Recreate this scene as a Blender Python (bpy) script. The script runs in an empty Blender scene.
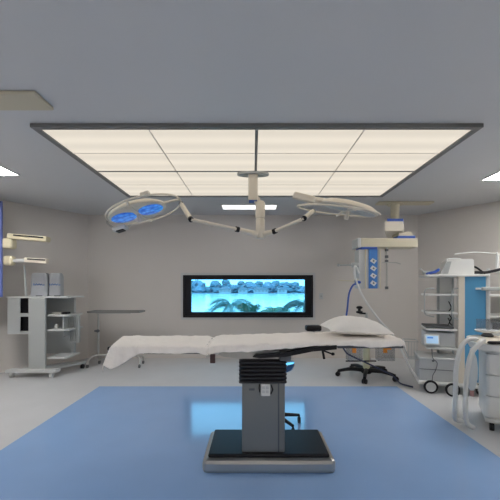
import bpy, bmesh, math, random
from mathutils import Vector, Matrix, Euler, noise
random.seed(7)
C = bpy.context.scene.collection
F, CAM, HX, HY = 340.0, 1.40, 253.0, 287.0
CEIL = 2.82
PI = math.pi

def W(x, y, D):                                   # a measured point at distance D from the camera
    return Vector(((x-HX)/F*D, D, CAM+(HY-y)/F*D))

# ------------------------------------------------------------------ materials
MATS = {}
def mat(name, col, rough=.5, metal=0, emit=None, es=0, noise_amt=0, nscale=8, coat=0, alpha=1, spec=.5, bump=0, bscale=30):
    if name in MATS: return MATS[name]
    m = bpy.data.materials.new(name); m.use_nodes = True
    nt = m.node_tree; b = nt.nodes['Principled BSDF']
    b.inputs['Base Color'].default_value = (*col, 1)
    b.inputs['Roughness'].default_value = rough
    b.inputs['Metallic'].default_value = metal
    b.inputs['Specular IOR Level'].default_value = spec
    b.inputs['Coat Weight'].default_value = coat
    b.inputs['Alpha'].default_value = alpha
    if emit:
        b.inputs['Emission Color'].default_value = (*emit, 1); b.inputs['Emission Strength'].default_value = es
    if noise_amt or bump:
        tc = nt.nodes.new('ShaderNodeTexCoord')
        n = nt.nodes.new('ShaderNodeTexNoise'); n.inputs['Scale'].default_value = nscale; n.inputs['Detail'].default_value = 5
        nt.links.new(tc.outputs['Object'], n.inputs['Vector'])
        if noise_amt:
            r = nt.nodes.new('ShaderNodeMapRange'); r.inputs['To Min'].default_value = 1-noise_amt; r.inputs['To Max'].default_value = 1+noise_amt
            nt.links.new(n.outputs['Fac'], r.inputs['Value'])
            mx = nt.nodes.new('ShaderNodeVectorMath'); mx.operation = 'SCALE'; mx.inputs[0].default_value = col
            nt.links.new(r.outputs['Result'], mx.inputs['Scale']); nt.links.new(mx.outputs[0], b.inputs['Base Color'])
        if bump:
            n2 = nt.nodes.new('ShaderNodeTexNoise'); n2.inputs['Scale'].default_value = bscale; n2.inputs['Detail'].default_value = 4
            nt.links.new(tc.outputs['Object'], n2.inputs['Vector'])
            bp = nt.nodes.new('ShaderNodeBump'); bp.inputs['Strength'].default_value = bump; bp.inputs['Distance'].default_value = .02
            nt.links.new(n2.outputs['Fac'], bp.inputs['Height']); nt.links.new(bp.outputs[0], b.inputs['Normal'])
    MATS[name] = m; return m

wallm   = mat('wall_paint', (.64,.60,.565), .45, noise_amt=.03, nscale=1.5)
ceilm   = mat('ceiling_paint', (.64,.645,.66), .5, noise_amt=.03, nscale=1.2)
floorm  = mat('grey_vinyl', (.60,.605,.62), .22, noise_amt=.05, nscale=2.5, bump=.03, bscale=6)
blue_fl = mat('blue_vinyl', (.27,.43,.72), .10, noise_amt=.04, nscale=3, bump=.02, bscale=5)
white   = mat('white_enamel', (.72,.72,.70), .35)
offwht  = mat('cream_enamel', (.74,.68,.58), .35)
beige   = mat('beige_enamel', (.60,.55,.42), .4)
yellow  = mat('yellowed_enamel', (.70,.63,.44), .4)
grey    = mat('grey_enamel', (.42,.44,.44), .4)
lgrey   = mat('light_grey_enamel', (.56,.57,.57), .4)
dgrey   = mat('dark_grey', (.10,.105,.115), .5)
black   = mat('black_plastic', (.008,.008,.011), .45, spec=.3)
rubber  = mat('black_rubber', (.010,.010,.014), .6)
steel   = mat('stainless_steel', (.50,.50,.48), .28, .9)
frameal = mat('anodised_frame', (.22,.22,.22), .45, .3)
seam    = mat('seam_bar', (.72,.66,.60), .5)
blueE   = mat('dull_blue_edge', (.13,.17,.45), .5)
blueP   = mat('blue_plastic', (.03,.09,.42), .4)
blueW   = mat('blue_panel', (.085,.32,.56), .4, noise_amt=.05)
outlet  = mat('outlet_blue', (.05,.20,.55), .4)
orange  = mat('orange_plastic', (.85,.30,.04), .4)
brown   = mat('dark_brown_plastic', (.06,.03,.03), .4)
navy    = mat('navy_vinyl', (.02,.10,.28), .12, coat=.6)
hoseW   = mat('white_hose', (.72,.72,.70), .4)
hoseB   = mat('blue_hose', (.06,.12,.42), .4)
cable   = mat('dark_cable', (.03,.04,.09), .5)
sheetm  = mat('white_linen', (.93,.88,.83), .85, noise_amt=.04, nscale=12, bump=.35, bscale=22)
pillowm = mat('white_pillowcase', (.93,.90,.86), .85, noise_amt=.04, nscale=14, bump=.4, bscale=20)
bagm    = mat('grey_plastic_cover', (.40,.42,.45), .35, noise_amt=.08, nscale=10, bump=.35, bscale=18)
inkblue = mat('blue_print', (.04,.17,.50), .5)
screenm = mat('lit_screen', (.1,.15,.2), .3, emit=(.42,.62,.85), es=.75)
screenb = mat('lit_screen_blue', (.02,.1,.3), .3, emit=(.05,.22,.6), es=.6)
troffer = mat('lamp_white', (.9,.9,.9), .5, emit=(1,.985,.96), es=17.0)
troffer_fill = mat('lamp_white_fill', (.9,.9,.9), .5, emit=(1,.985,.96), es=11.5)  # glow of the out-of-view lights added as fill
strip = mat('lamp_white_soft', (.9,.9,.9), .5, emit=(1,.985,.96), es=1.6)

def glassmat(name, tint, gl=.08, rough=.03):
    m = bpy.data.materials.new(name); m.use_nodes = True; nt = m.node_tree; nt.nodes.clear()
    o = nt.nodes.new('ShaderNodeOutputMaterial'); mx = nt.nodes.new('ShaderNodeMixShader')
    t = nt.nodes.new('ShaderNodeBsdfTransparent'); g = nt.nodes.new('ShaderNodeBsdfGlossy')
    t.inputs[0].default_value = (*tint, 1); g.inputs['Roughness'].default_value = rough
    g.inputs['Color'].default_value = (.9,.9,.9,1); mx.inputs[0].default_value = gl
    nt.links.new(t.outputs[0], mx.inputs[1]); nt.links.new(g.outputs[0], mx.inputs[2]); nt.links.new(mx.outputs[0], o.inputs[0])
    return m
winglass = glassmat('blue_tinted_glass', (.47,.82,1.0), .03)
clearp = glassmat('clear_plastic', (.90,.91,.92), .07, .15)

def lensmat():
    m = bpy.data.materials.new('lit_blue_lens'); m.use_nodes = True; nt = m.node_tree; b = nt.nodes['Principled BSDF']
    tc = nt.nodes.new('ShaderNodeTexCoord'); v = nt.nodes.new('ShaderNodeTexVoronoi'); v.inputs['Scale'].default_value = 17
    nt.links.new(tc.outputs['Object'], v.inputs['Vector'])
    r = nt.nodes.new('ShaderNodeValToRGB'); r.color_ramp.elements[0].color = (.10,.40,.95,1); r.color_ramp.elements[1].color = (.005,.07,.42,1)
    r.color_ramp.elements[1].position = .75
    nt.links.new(v.outputs['Distance'], r.inputs[0]); nt.links.new(r.outputs[0], b.inputs['Emission Color'])
    b.inputs['Emission Strength'].default_value = .75; b.inputs['Base Color'].default_value = (.02,.1,.4,1); b.inputs['Roughness'].default_value = .15
    return m
lens = lensmat()

def diffmat():
    # prismatic diffuser glowing from the rows of tubes behind it
    m = bpy.data.materials.new('lamp_diffuser'); m.use_nodes = True; nt = m.node_tree; b = nt.nodes['Principled BSDF']
    tc = nt.nodes.new('ShaderNodeTexCoord'); s = nt.nodes.new('ShaderNodeSeparateXYZ'); nt.links.new(tc.outputs['Object'], s.inputs[0])
    w = nt.nodes.new('ShaderNodeMath'); w.operation = 'MULTIPLY'; w.inputs[1].default_value = 2*PI/.288
    nt.links.new(s.outputs['Y'], w.inputs[0])
    c = nt.nodes.new('ShaderNodeMath'); c.operation = 'COSINE'; nt.links.new(w.outputs[0], c.inputs[0])
    mr = nt.nodes.new('ShaderNodeMapRange'); mr.inputs['From Min'].default_value = -1; mr.inputs['To Min'].default_value = .72; mr.inputs['To Max'].default_value = .82
    nt.links.new(c.outputs[0], mr.inputs['Value']); nt.links.new(mr.outputs[0], b.inputs['Emission Strength'])
    b.inputs['Emission Color'].default_value = (1.0,.91,.77,1); b.inputs['Base Color'].default_value = (.12,.11,.10,1)
    b.inputs['Roughness'].default_value = .7
    return m
diffuser = diffmat()

# ------------------------------------------------------------------ mesh helpers
class MB:
    def __init__(s): s.bm = bmesh.new()
    def _m(s, verts, M):
        for v in verts: v.co = M @ v.co
    def box(s, c, d, rot=(0,0,0), bev=0, seg=2):
        r = bmesh.ops.create_cube(s.bm, size=1); vs = r['verts']
        for v in vs: v.co = Vector((v.co.x*d[0], v.co.y*d[1], v.co.z*d[2]))
        if bev:
            es = list({e for v in vs for e in v.link_edges})
            rr = bmesh.ops.bevel(s.bm, geom=es, offset=bev, segments=seg, affect='EDGES', profile=.5)
            vs = list({v for f in rr['faces'] for v in f.verts} | {v for v in vs if v.is_valid})
        s._m(vs, Matrix.Translation(c) @ Euler(rot).to_matrix().to_4x4()); return s
    def b2(s, x0, x1, y0, y1, z0, z1, bev=0, rot=(0,0,0)):
        return s.box(((x0+x1)/2,(y0+y1)/2,(z0+z1)/2), (abs(x1-x0),abs(y1-y0),abs(z1-z0)), rot, bev)
    def prism(s, pts, y0, y1, axis='Y'):
        def mk(p, t):
            return {'Y':(p[0],t,p[1]), 'Z':(p[0],p[1],t), 'X':(t,p[0],p[1])}[axis]
        a = [s.bm.verts.new(mk(p,y0)) for p in pts]; b = [s.bm.verts.new(mk(p,y1)) for p in pts]
        s.bm.faces.new(a); s.bm.faces.new(b[::-1])
        for i in range(len(pts)):
            j = (i+1)%len(pts); s.bm.faces.new((a[j],a[i],b[i],b[j]))
        return s
    def lathe(s, prof, c, M=None, n=24, sx=1, sy=1):
        M = Matrix.Translation(c) @ (M.to_4x4() if M else Matrix())
        rings = []
        for (r, z) in prof:
            rings.append([s.bm.verts.new(M @ Vector((math.cos(2*PI*k/n)*r*sx, math.sin(2*PI*k/n)*r*sy, z))) for k in range(n)])
        for a, b in zip(rings, rings[1:]):
            for k in range(n):
                l = (k+1)%n; s.bm.faces.new((a[k],a[l],b[l],b[k]))
        s.bm.faces.new(rings[0][::-1]); s.bm.faces.new(rings[-1]); return s
    def cyl(s, p, q, r, r2=None, n=16):
        p, q = Vector(p), Vector(q); d = q-p; L = d.length
        M = d.to_track_quat('Z','Y').to_matrix()
        return s.lathe([(r,0),(r if r2 is None else r2, L)], p, M, n)
    def tube(s, pts, r, n=8, smooth=0, closed=False):
        pts = [Vector(p) for p in pts]
        if smooth:
            out = []; N = len(pts); rng = range(N if closed else N-1)
            for i in rng:
                if closed: p0,p1,p2,p3 = pts[i-1],pts[i],pts[(i+1)%N],pts[(i+2)%N]
                else: p0,p1,p2,p3 = pts[max(i-1,0)],pts[i],pts[i+1],pts[min(i+2,N-1)]
                for k in range(smooth):
                    t = k/smooth
                    out.append(.5*((2*p1)+(p2-p0)*t+(2*p0-5*p1+4*p2-p3)*t*t+(3*p1-p0-3*p2+p3)*t**3))
            if not closed: out.append(pts[-1])
            pts = out
        rings = []; N = len(pts); prev = None
        for i, p in enumerate(pts):
            if closed: d = pts[(i+1)%N]-pts[i-1]
            else: d = pts[min(i+1,N-1)]-pts[max(i-1,0)]
            d.normalize()
            if prev is None:
                u = d.orthogonal().normalized()
            else:
                u = (prev - d*prev.dot(d)).normalized()
            prev = u; v = d.cross(u)
            rr = r(i/(N-1)) if callable(r) else r
            rings.append([s.bm.verts.new(p+u*math.cos(2*PI*k/n)*rr+v*math.sin(2*PI*k/n)*rr) for k in range(n)])
        if closed: rings.append(rings[0])
        for a, b in zip(rings, rings[1:]):
            for k in range(n):
                l = (k+1)%n; s.bm.faces.new((a[k],a[l],b[l],b[k]))
        if not closed:
            s.bm.faces.new(rings[0][::-1]); s.bm.faces.new(rings[-1])
        return s
    def grid(s, f, nu, nv):
        g = [[s.bm.verts.new(f(i/nu, j/nv)) for j in range(nv+1)] for i in range(nu+1)]
        for i in range(nu):
            for j in range(nv): s.bm.faces.new((g[i][j],g[i+1][j],g[i+1][j+1],g[i][j+1]))
        return s
    def blob(s, c, d, amp=0, sub=3, fr=2.0, rot=(0,0,0)):
        r = bmesh.ops.create_icosphere(s.bm, subdivisions=sub, radius=1); off = Vector((random.random()*9,)*3)
        M = Matrix.Translation(c) @ Euler(rot).to_matrix().to_4x4()
        for v in r['verts']:
            k = 1+amp*noise.noise(v.co*fr+off)
            v.co = M @ Vector((v.co.x*d[0]*k, v.co.y*d[1]*k, v.co.z*d[2]*k))
        return s
    def build(s, name, m, parent=None, smooth=False, label=None, local=False):
        me = bpy.data.meshes.new(name)
        bmesh.ops.recalc_face_normals(s.bm, faces=s.bm.faces)
        if parent is not None and not local:
            r = parent
            while r.parent: r = r.parent
            L = r.location.copy()
            for v in s.bm.verts: v.co -= L
        s.bm.to_mesh(me); s.bm.free()
        if smooth:
            for p in me.polygons: p.use_smooth = True
            try: me.set_sharp_from_angle(angle=math.radians(40))
            except Exception: pass
        me.materials.append(m)
        o = bpy.data.objects.new(name, me); C.objects.link(o)
        if parent is not None: o.parent = parent
        if label: o['label'] = label
        return o

def thing(name, label, cat, loc, group=None):
    o = bpy.data.objects.new(name, None); C.objects.link(o); o.empty_display_size = .1
    o.location = loc; o['label'] = label; o['category'] = cat
    if group: o['group'] = group
    return o
def tag(o, label, cat, group=None):
    o['label'] = label; o['category'] = cat
    if group: o['group'] = group
    return o
def struct(o, lab=None):
    o['kind'] = 'structure'
    if lab: o['label'] = lab
    return o
def recentre(o):
    me = o.data; n = len(me.vertices); c = Vector((0,0,0))
    xs=[v.co.x for v in me.vertices]; ys=[v.co.y for v in me.vertices]; zs=[v.co.z for v in me.vertices]
    c = Vector(((min(xs)+max(xs))/2,(min(ys)+max(ys))/2,min(zs)))
    me.transform(Matrix.Translation(-c)); o.location = c; return o

# ------------------------------------------------------------------ the room (corners cut at an angle)
BX, BY, SX, CY, RY = 3.25, 6.70, 4.12, 5.53, -1.60
T = .15
outline = [(-SX,RY),(SX,RY),(SX,CY),(BX,BY),(-BX,BY),(-SX,CY)]
fl = struct(MB().prism(outline, -.12, 0, 'Z').build('floor', floorm), 'glossy pale grey vinyl floor')
big = [(-SX-T,RY-T),(SX+T,RY-T),(SX+T,CY+.1),(BX+.1,BY+T),(-BX-.1,BY+T),(-SX-T,CY+.1)]
struct(MB().prism(big, CEIL, CEIL+.15, 'Z').build('ceiling', ceilm), 'plain grey painted ceiling')
def wallseg(name, a, b):
    a, b = Vector(a), Vector(b); d = (b-a).normalized(); n = Vector((d.y,-d.x))  # outward
    mid = (a+b)/2; ctr = Vector((0,2.5))
    if (mid-ctr).dot(n) < 0: n = -n
    q = [a-d*.0, b+d*.0, b+n*T+d*.05, a+n*T-d*.05]
    return struct(MB().prism([(p.x,p.y) for p in q], 0, CEIL, 'Z').build(name, wallm))
wallseg('wall_left', (-SX,RY), (-SX,CY)); wallseg('wall_right', (SX,RY), (SX,CY)); wallseg('wall_rear', (-SX,RY), (SX,RY))
wallseg('wall_back_left', (-SX,CY), (-BX,BY)); wallseg('wall_back_right', (SX,CY), (BX,BY))
# back wall with the window opening
wx0, wx1, wz0, wz1 = -1.375, 1.18, .80, 1.635
m = MB(); m.b2(-BX,wx0,BY,BY+T,0,CEIL); m.b2(wx1,BX,BY,BY+T,0,CEIL); m.b2(wx0,wx1,BY,BY+T,0,wz0); m.b2(wx0,wx1,BY,BY+T,wz1,CEIL)
struct(m.build('wall_back', wallm))
m = MB()   # pale outer surround
def ring(m, x0,x1,z0,z1,w,y0,y1, bev=0):
    m.b2(x0,x1,y0,y1,z1-w,z1,bev); m.b2(x0,x1,y0,y1,z0,z0+w,bev); m.b2(x0,x0+w,y0,y1,z0+w,z1-w,bev); m.b2(x1-w,x1,y0,y1,z0+w,z1-w,bev)
ring(m, wx0-.045, wx1+.045, wz0-.045, wz1+.045, .045, BY-.014, BY-.001)
win = struct(m.build('window_1', lgrey), 'long low window with black frame and blue tinted glass')
m = MB(); ring(m, wx0+.002, wx1-.002, wz0+.002, wz1-.002, .03, BY-.03, BY+.02); m.build('window_edge', black, win)
m = MB(); m.b2(wx0+.03,wx1-.03,BY,BY+.07,1.545,wz1-.03); m.b2(wx0+.03,wx1-.03,BY,BY+.07,wz0+.03,.905); m.b2(wx0+.03,-1.22,BY,BY+.07,.905,1.545); m.b2(1.025,wx1-.03,BY,BY+.07,.905,1.545); m.build('window_frame', black, win, label='black window frame')
m = MB(); m.b2(-1.235,1.04,BY+.03,BY+.038,.905,1.545); m.build('window_pane', winglass, win, label='blue tinted glass')

MAT = tag(MB().b2(-2.16, 2.02, 1.1, 4.78, .0005, .0035).build('floor_mat', blue_fl), 'large glossy blue vinyl mat under the operating table', 'floor mat')

# socket on the back wall right of the window
r = thing('wall_socket', 'small grey socket plate on the wall right of the window', 'socket', (1.34,BY,1.22))
MB().b2(1.30,1.38,BY-.012,BY-.001,1.16,1.28,.003).build('faceplate', lgrey, r)
MB().b2(1.325,1.355,BY-.017,BY-.012,1.20,1.235,.002).build('switch', grey, r)

# ------------------------------------------------------------------ big luminous ceiling panel
px0, px1, py0, py1 = -1.935, 2.0, 2.945, 5.25
pan = thing('ceiling_light_panel', 'huge cream glowing ceiling panel in a dark metal frame', 'ceiling light', (0,4.1,CEIL))
m = MB(); w = .055; z0, z1 = CEIL-.035, CEIL-.001
m.b2(px0,px1,py0,py0+w,z0,z1,.004); m.b2(px0,px1,py1-w,py1,z0,z1,.004); m.b2(px0,px0+w,py0+w,py1-w,z0,z1,.004); m.b2(px1-w,px1,py0+w,py1-w,z0,z1,.004)
m.build('frame', frameal, pan)
ix0, ix1, iy0, iy1 = px0+w, px1-w, py0+w, py1-w
cw, cd = (ix1-ix0)/4, (iy1-iy0)/4
for i in range(4):
    for j in range(4):
        MB().b2(ix0+i*cw+.006, ix0+(i+1)*cw-.006, iy0+j*cd+.005, iy0+(j+1)*cd-.005, CEIL-.024, CEIL-.012).build('diffuser', diffuser, pan)
for i in range(1,4):
    g = .014 if i == 2 else .005
    MB().b2(ix0+i*cw-g, ix0+i*cw+g, iy0, iy1, CEIL-(.034 if i==2 else .028), CEIL-.006).build('divider_bar', frameal if i == 2 else seam, pan)
for j in range(1,4):
    g = .012 if j == 2 else .004
    MB().b2(ix0, ix1, iy0+j*cd-g, iy0+j*cd+g, CEIL-(.032 if j==2 else .027), CEIL-.006).build('divider_bar', frameal if j == 2 else seam, pan)

# smaller fluorescent lights
def troff(x0,x1,y0,y1,label,mm=troffer):
    r = thing('ceiling_light', label, 'ceiling light', ((x0+x1)/2,(y0+y1)/2,CEIL))
    m = MB(); w=.02; m.b2(x0,x1,y0,y0+w,CEIL-.012,CEIL-.001); m.b2(x0,x1,y1-w,y1,CEIL-.012,CEIL-.001); m.b2(x0,x0+w,y0+w,y1-w,CEIL-.012,CEIL-.001); m.b2(x1-w,x1,y0+w,y1-w,CEIL-.012,CEIL-.001)
    m.build('frame', white, r); MB().b2(x0+w,x1-w,y0+w,y1-w,CEIL-.010,CEIL-.003).build('diffuser', mm, r)
troff(-.555,.43,5.83,6.19,'bright white strip light on the ceiling above the window', strip)
troff(-3.57,-2.94,3.1,4.31,'bright white ceiling light cut by the left edge of the photo')
troff(3.01,3.64,3.3,4.51,'bright white ceiling light cut by the right edge of the photo')
troff(-3.57,-2.94,-.6,.6,'added unseen fill light on the ceiling behind the camera, on the left', troffer_fill)  # this and the next two: unseen lights added to brighten the room
troff(3.01,3.64,-.6,.6,'added unseen fill light on the ceiling behind the camera, on the right', troffer_fill)
troff(-.6,.6,-.6,0,'added unseen fill light on the ceiling behind the camera, in the middle', troffer_fill)

r = tag(recentre(MB().b2(-2.15,-1.57,2.45,2.685,CEIL-.03,CEIL-.001,.01).build('ceiling_hatch', beige)), 'beige flat plate on the ceiling near the left corner of the light panel', 'hatch')

# ------------------------------------------------------------------ surgical lamp on its ceiling mount
D0 = 4.13
mount = thing('surgical_lamp_mount', 'cream ceiling mount with two jointed arms carrying the surgical lamps', 'lamp mount', (0,D0,CEIL))
MB().lathe([(.19,CEIL-.034-.03),(.195,CEIL-.05),(.19,CEIL-.036)], (0,D0,0), n=32, sy=.45).build('ceiling_flange', grey, mount, True)
MB().box((.0,D0,2.60),(.115,.12,.32),bev=.015).build('housing', offwht, mount)
MB().box((.0,D0,2.436),(.10,.105,.012),bev=.003).build('housing_end', blueP, mount, label='blue underside of the housing')
m = MB(); m.prism([(.0,2.50),(.06,2.50),(.13,2.38),(.12,2.30),(.045,2.36),(.0,2.46)], D0-.045, D0+.045); m.build('joint', offwht, mount)
MB().lathe([(.044,1.99),(.054,2.01),(.054,2.22),(.048,2.23),(.048,2.235),(.058,2.24),(.058,2.42),(.045,2.44)], (.088,D0,0), n=20).build('hub', offwht, mount, True)
def arm(pts, name_):
    # pts: shoulder, elbow, end
    a, b, c = [Vector(p) for p in pts]
    m = MB(); m.cyl(a, b, .042, .026, 14); ar = m.build('arm', offwht, mount, True)
    d = (c-b).normalized()
    MB().cyl(b-d*.012, b+d*.03, .033, n=14).build('joint_ring', black, ar, True)
    MB().cyl(b+d*.03, c, .020, .019, 14).build('spring_arm', offwht, ar, True)
    return d
Lend = W(191,219.5,3.75); arm([(.075,D0,2.03), W(238,229.5,4.08), Lend], 'l')
Rend = W(304,218.5,3.8); arm([(.10,D0,2.03), W(274,231.5,4.08), Rend], 'r')

def make_lamp(name, label, centre, roll, pitch, R_, off, arm_end, sgn):
    """disc lamp; local +X points to the arm, -Z is the lit side"""
    r = thing(name, label, 'surgical lamp', centre, 'surgical lamps hung from the ceiling mount')
    rz = 0 if sgn > 0 else PI
    r.rotation_euler = (Matrix.Rotation(roll,3,'Y') @ Matrix.Rotation(pitch,3,'X') @ Matrix.Rotation(rz,3,'Z')).to_euler()
    kk = .12 if sgn < 0 else 0
    m = MB(); m.tube([(R_*math.cos(a), R_*.98*math.sin(a), -kk*R_*(1+math.cos(a))) for a in [2*PI*k/64 for k in range(64)]], .010, 8, closed=True)
    m.build('ring_handle', offwht, r, True, local=True)
    # body: shallow shell over the outer two thirds
    m = MB(); m.lathe([(.02,.075),(.17,.070),(.27,.052),(.325,.022),(.335,.0),(.325,-.014),(.30,-.016)], (off,0,0), n=40, sx=1.0, sy=.93)
    body = m.build('lamp_body', offwht, r, True, local=True)
    for k, (cx, cy) in enumerate([(off-.165,0),(off+.155,0)]):
        m = MB(); m.lathe([(.142,-.012),(.142,-.022),(.13,-.027),(.02,-.029)], (cx,cy,0), n=28, sy=1.12)
        m.build('lens', lens if sgn > 0 else lgrey, body, True, local=True, label='lit blue lens' if sgn > 0 else 'pale unlit lens')
    m = MB(); m.box((off,0,-.024),(.05,.54,.018),bev=.006); m.build('cross_bar', offwht, body, local=True)
    m = MB(); m.cyl((off,0,-.02),(off,0,-.13),.020,.024,16); m.build('handle', offwht, r, True, local=True)
    for a_, b_ in (((off,-.25,-.012),(off+.03,-R_*.97,-.005-kk*R_)),((off,.25,-.012),(off+.03,R_*.97,-.005-kk*R_)),((off-.28,0,0),(-R_,0,0)),((off+.25,0,.02),(R_,0,-2*kk*R_))):
        m = MB(); m.cyl(a_, b_, .014); m.build('spoke', offwht, r, True, local=True)
    m = MB(); (m.box((R_*.90,0,-.005),(R_*.55,.13,.075),bev=.016).cyl((R_*.70,0,0),(off+.25,0,.02),.032) if sgn < 0 else m.box((.15,-R_*.93,.01),(.10,.07,.045),bev=.012)); m.build('mount_block', offwht, r, local=True)
    
    return r
Rr = .445
lc = W(144.5,210,3.95)
LL = make_lamp('surgical_lamp', 'round surgical lamp with two lit blue lenses at the end of the left arm', lc, math.radians(-17), math.radians(-3), Rr-.015, -.085, Lend, 1)
rc = W(339,206,3.95)
RL = make_lamp('surgical_lamp', 'round cream surgical lamp seen edge on, at the end of the right arm', rc, math.radians(14), math.radians(8), Rr+.02, -.12, Rend, -1)
RL.name = 'surgical_lamp.001'
# links from lamp yokes to arm ends
def world(o, v):
    M = Matrix.Translation(o.location) @ o.rotation_euler.to_matrix().to_4x4(); return M @ Vector(v)
for o, e, R_ in ((LL,Lend,Rr),(RL,Rend,Rr+.02)):
    an_ = math.radians(24 if o is LL else -60); p = world(o,(R_*math.cos(an_),R_*.98*math.sin(an_),0 if o is LL else -.12*R_*(1+math.cos(an_)))); d=(p-e).normalized()
    m = MB(); m.cyl(e-d*.01, e+d*.025, .03, n=14).build('joint_ring', black, mount, True)
    m = MB(); m.cyl(e+d*.02, p, .028, .028, 14).build('wrist', offwht, mount, True)
    m = MB(); m.cyl(p-d*.015, p+d*.02, .031, n=14).build('joint_ring', black, mount, True)
# camera head under the outer rim of the left lamp (same lamp: child)
m = MB(); m.box((-.40,.22,-.055),(.16,.13,.05),bev=.012); cb = m.build('camera_pod', lgrey, LL, local=True, label='grey camera pod on the rim')
m = MB(); m.box((-.40,.21,-.085),(.09,.09,.015),bev=.003); m.build('camera_window', black, cb, local=True)
m = MB(); m.tube([(-.28,.33,0),(-.38,.34,-.02),(-.47,.25,-.02),(-.49,.10,.01),(-.42,-.05,0)], .012, 8, 6); m.build('pod_grip', clearp, LL, True, local=True, label='clear plastic grip')

# ------------------------------------------------------------------ operating table
tb = thing('operating_table', 'steel operating table with black bellows column on the blue mat', 'operating table', (.07,2.8,0))
yc = 2.8
MB().b2(-.38,.62,2.53,3.07,.004,.11,.03).build('base', steel, tb)
MB().b2(-.34,.58,2.57,3.03,.105,.135,.012).build('base_cover', black, tb)
col = MB().b2(-.085,.245,2.60,2.98,.13,.675,.012).build('column', mat('brushed_dark_steel',(.25,.25,.24),.4,.7), tb)
m = MB(); m.b2(.19,.20,2.592,2.60,.14,.67); m.b2(-.03,.012,2.595,2.60,.61,.625); m.build('panel_seam', dgrey, col)
cbx = MB().b2(.058,.130,2.565,2.605,.575,.665,.006).build('control_box', white, tb, label='white control box')
m = MB(); m.b2(.068,.090,2.560,2.566,.63,.65); m.b2(.096,.118,2.560,2.566,.63,.65); m.b2(.068,.090,2.560,2.566,.60,.62); m.b2(.096,.118,2.560,2.566,.60,.62); m.build('button', lgrey, cbx)
MB().tube([(.052,2.59,.60),(.046,2.58,.63),(.05,2.59,.66)],.005).build('cable', black, cbx); MB().tube([(.136,2.59,.585),(.150,2.58,.62),(.138,2.59,.655)],.006).build('cable', black, cbx)
m = MB(); nb = 6
for k in range(nb):
    z = .668+k*.030
    m.b2(-.108,.258,2.572,3.003,z,z+.019,.009); m.b2(-.082,.232,2.60,2.975,z+.012,z+.034)
m.build('bellows', rubber, tb)
m = MB(); m.prism([(-.285,.925),(-.27,.885),(-.22,.865),(-.11,.850),(.30,.850),(.30,.925),(.0,.925)], 2.60, 3.0); m.build('bearer_beam', steel, tb)
MB().cyl((-.275,2.585,.900),(-.275,2.60,.900),.017).build('end_cap', white, tb)
# table top plates with pads under the sheets
MB().b2(-1.10,-.345,2.56,3.04,.895,.918,.006).build('leg_section', dgrey, tb)
MB().b2(-1.10,-.345,2.555,3.045,.918,.950,.012).build('leg_pad', black, tb)
m = MB(); m.box((.15,yc,.930),(.94,.49,.022),rot=(0,-.03,0),bev=.006); m.build('seat_section', dgrey, tb)
m = MB(); m.box((.15,yc,.957),(.94,.50,.035),rot=(0,-.03,0),bev=.012); m.build('seat_pad', black, tb)
m = MB(); m.box((.89,yc,.948),(.50,.46,.025),rot=(0,0,0),bev=.006); m.build('head_section', dgrey, tb)
m = MB(); m.box((.89,yc,.975),(.50,.47,.03),bev=.012); m.build('head_pad', black, tb)
# dark sloping rail on the near side, rising towards the head
m = MB(); m.prism([(.00,.880),(.02,.895),(.20,.905),(.42,.950),(.62,.968),(.62,.938),(.44,.922),(.24,.882),(.05,.873)], 2.515, 2.56)
m.build('back_lift_rail', black, tb)
MB().b2(-.345,-.30,2.50,2.53,.88,.895,.003).build('side_rail', steel, tb)
MB().b2(.20,.285,2.54,2.60,.845,.915,.006).build('rail_clamp', dgrey, tb)
m = MB(); m.cyl((.515,2.53,.945),(.53,2.53,.865),.009); m.cyl((.50,2.53,.935),(.585,2.515,.905),.006); m.blob((.59,2.512,.905),(.014,.012,.012)); m.build('lever', black, tb)
MB().b2(-.315,-.278,2.49,2.52,.840,.905,.005).build('hand_switch', brown, tb, label='dark brown hand switch box hooked on the side')
MB().b2(.48,.62,3.06,3.16,1.00,1.05,.014).build('arm_rest', black, tb)
MB().cyl((.55,3.05,.95),(.55,3.10,1.01),.014).build('arm_rest_post', steel, tb)

def sstep(a,b,x):
    t = max(0,min(1,(x-a)/(b-a))); return t*t*(3-2*t)
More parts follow.
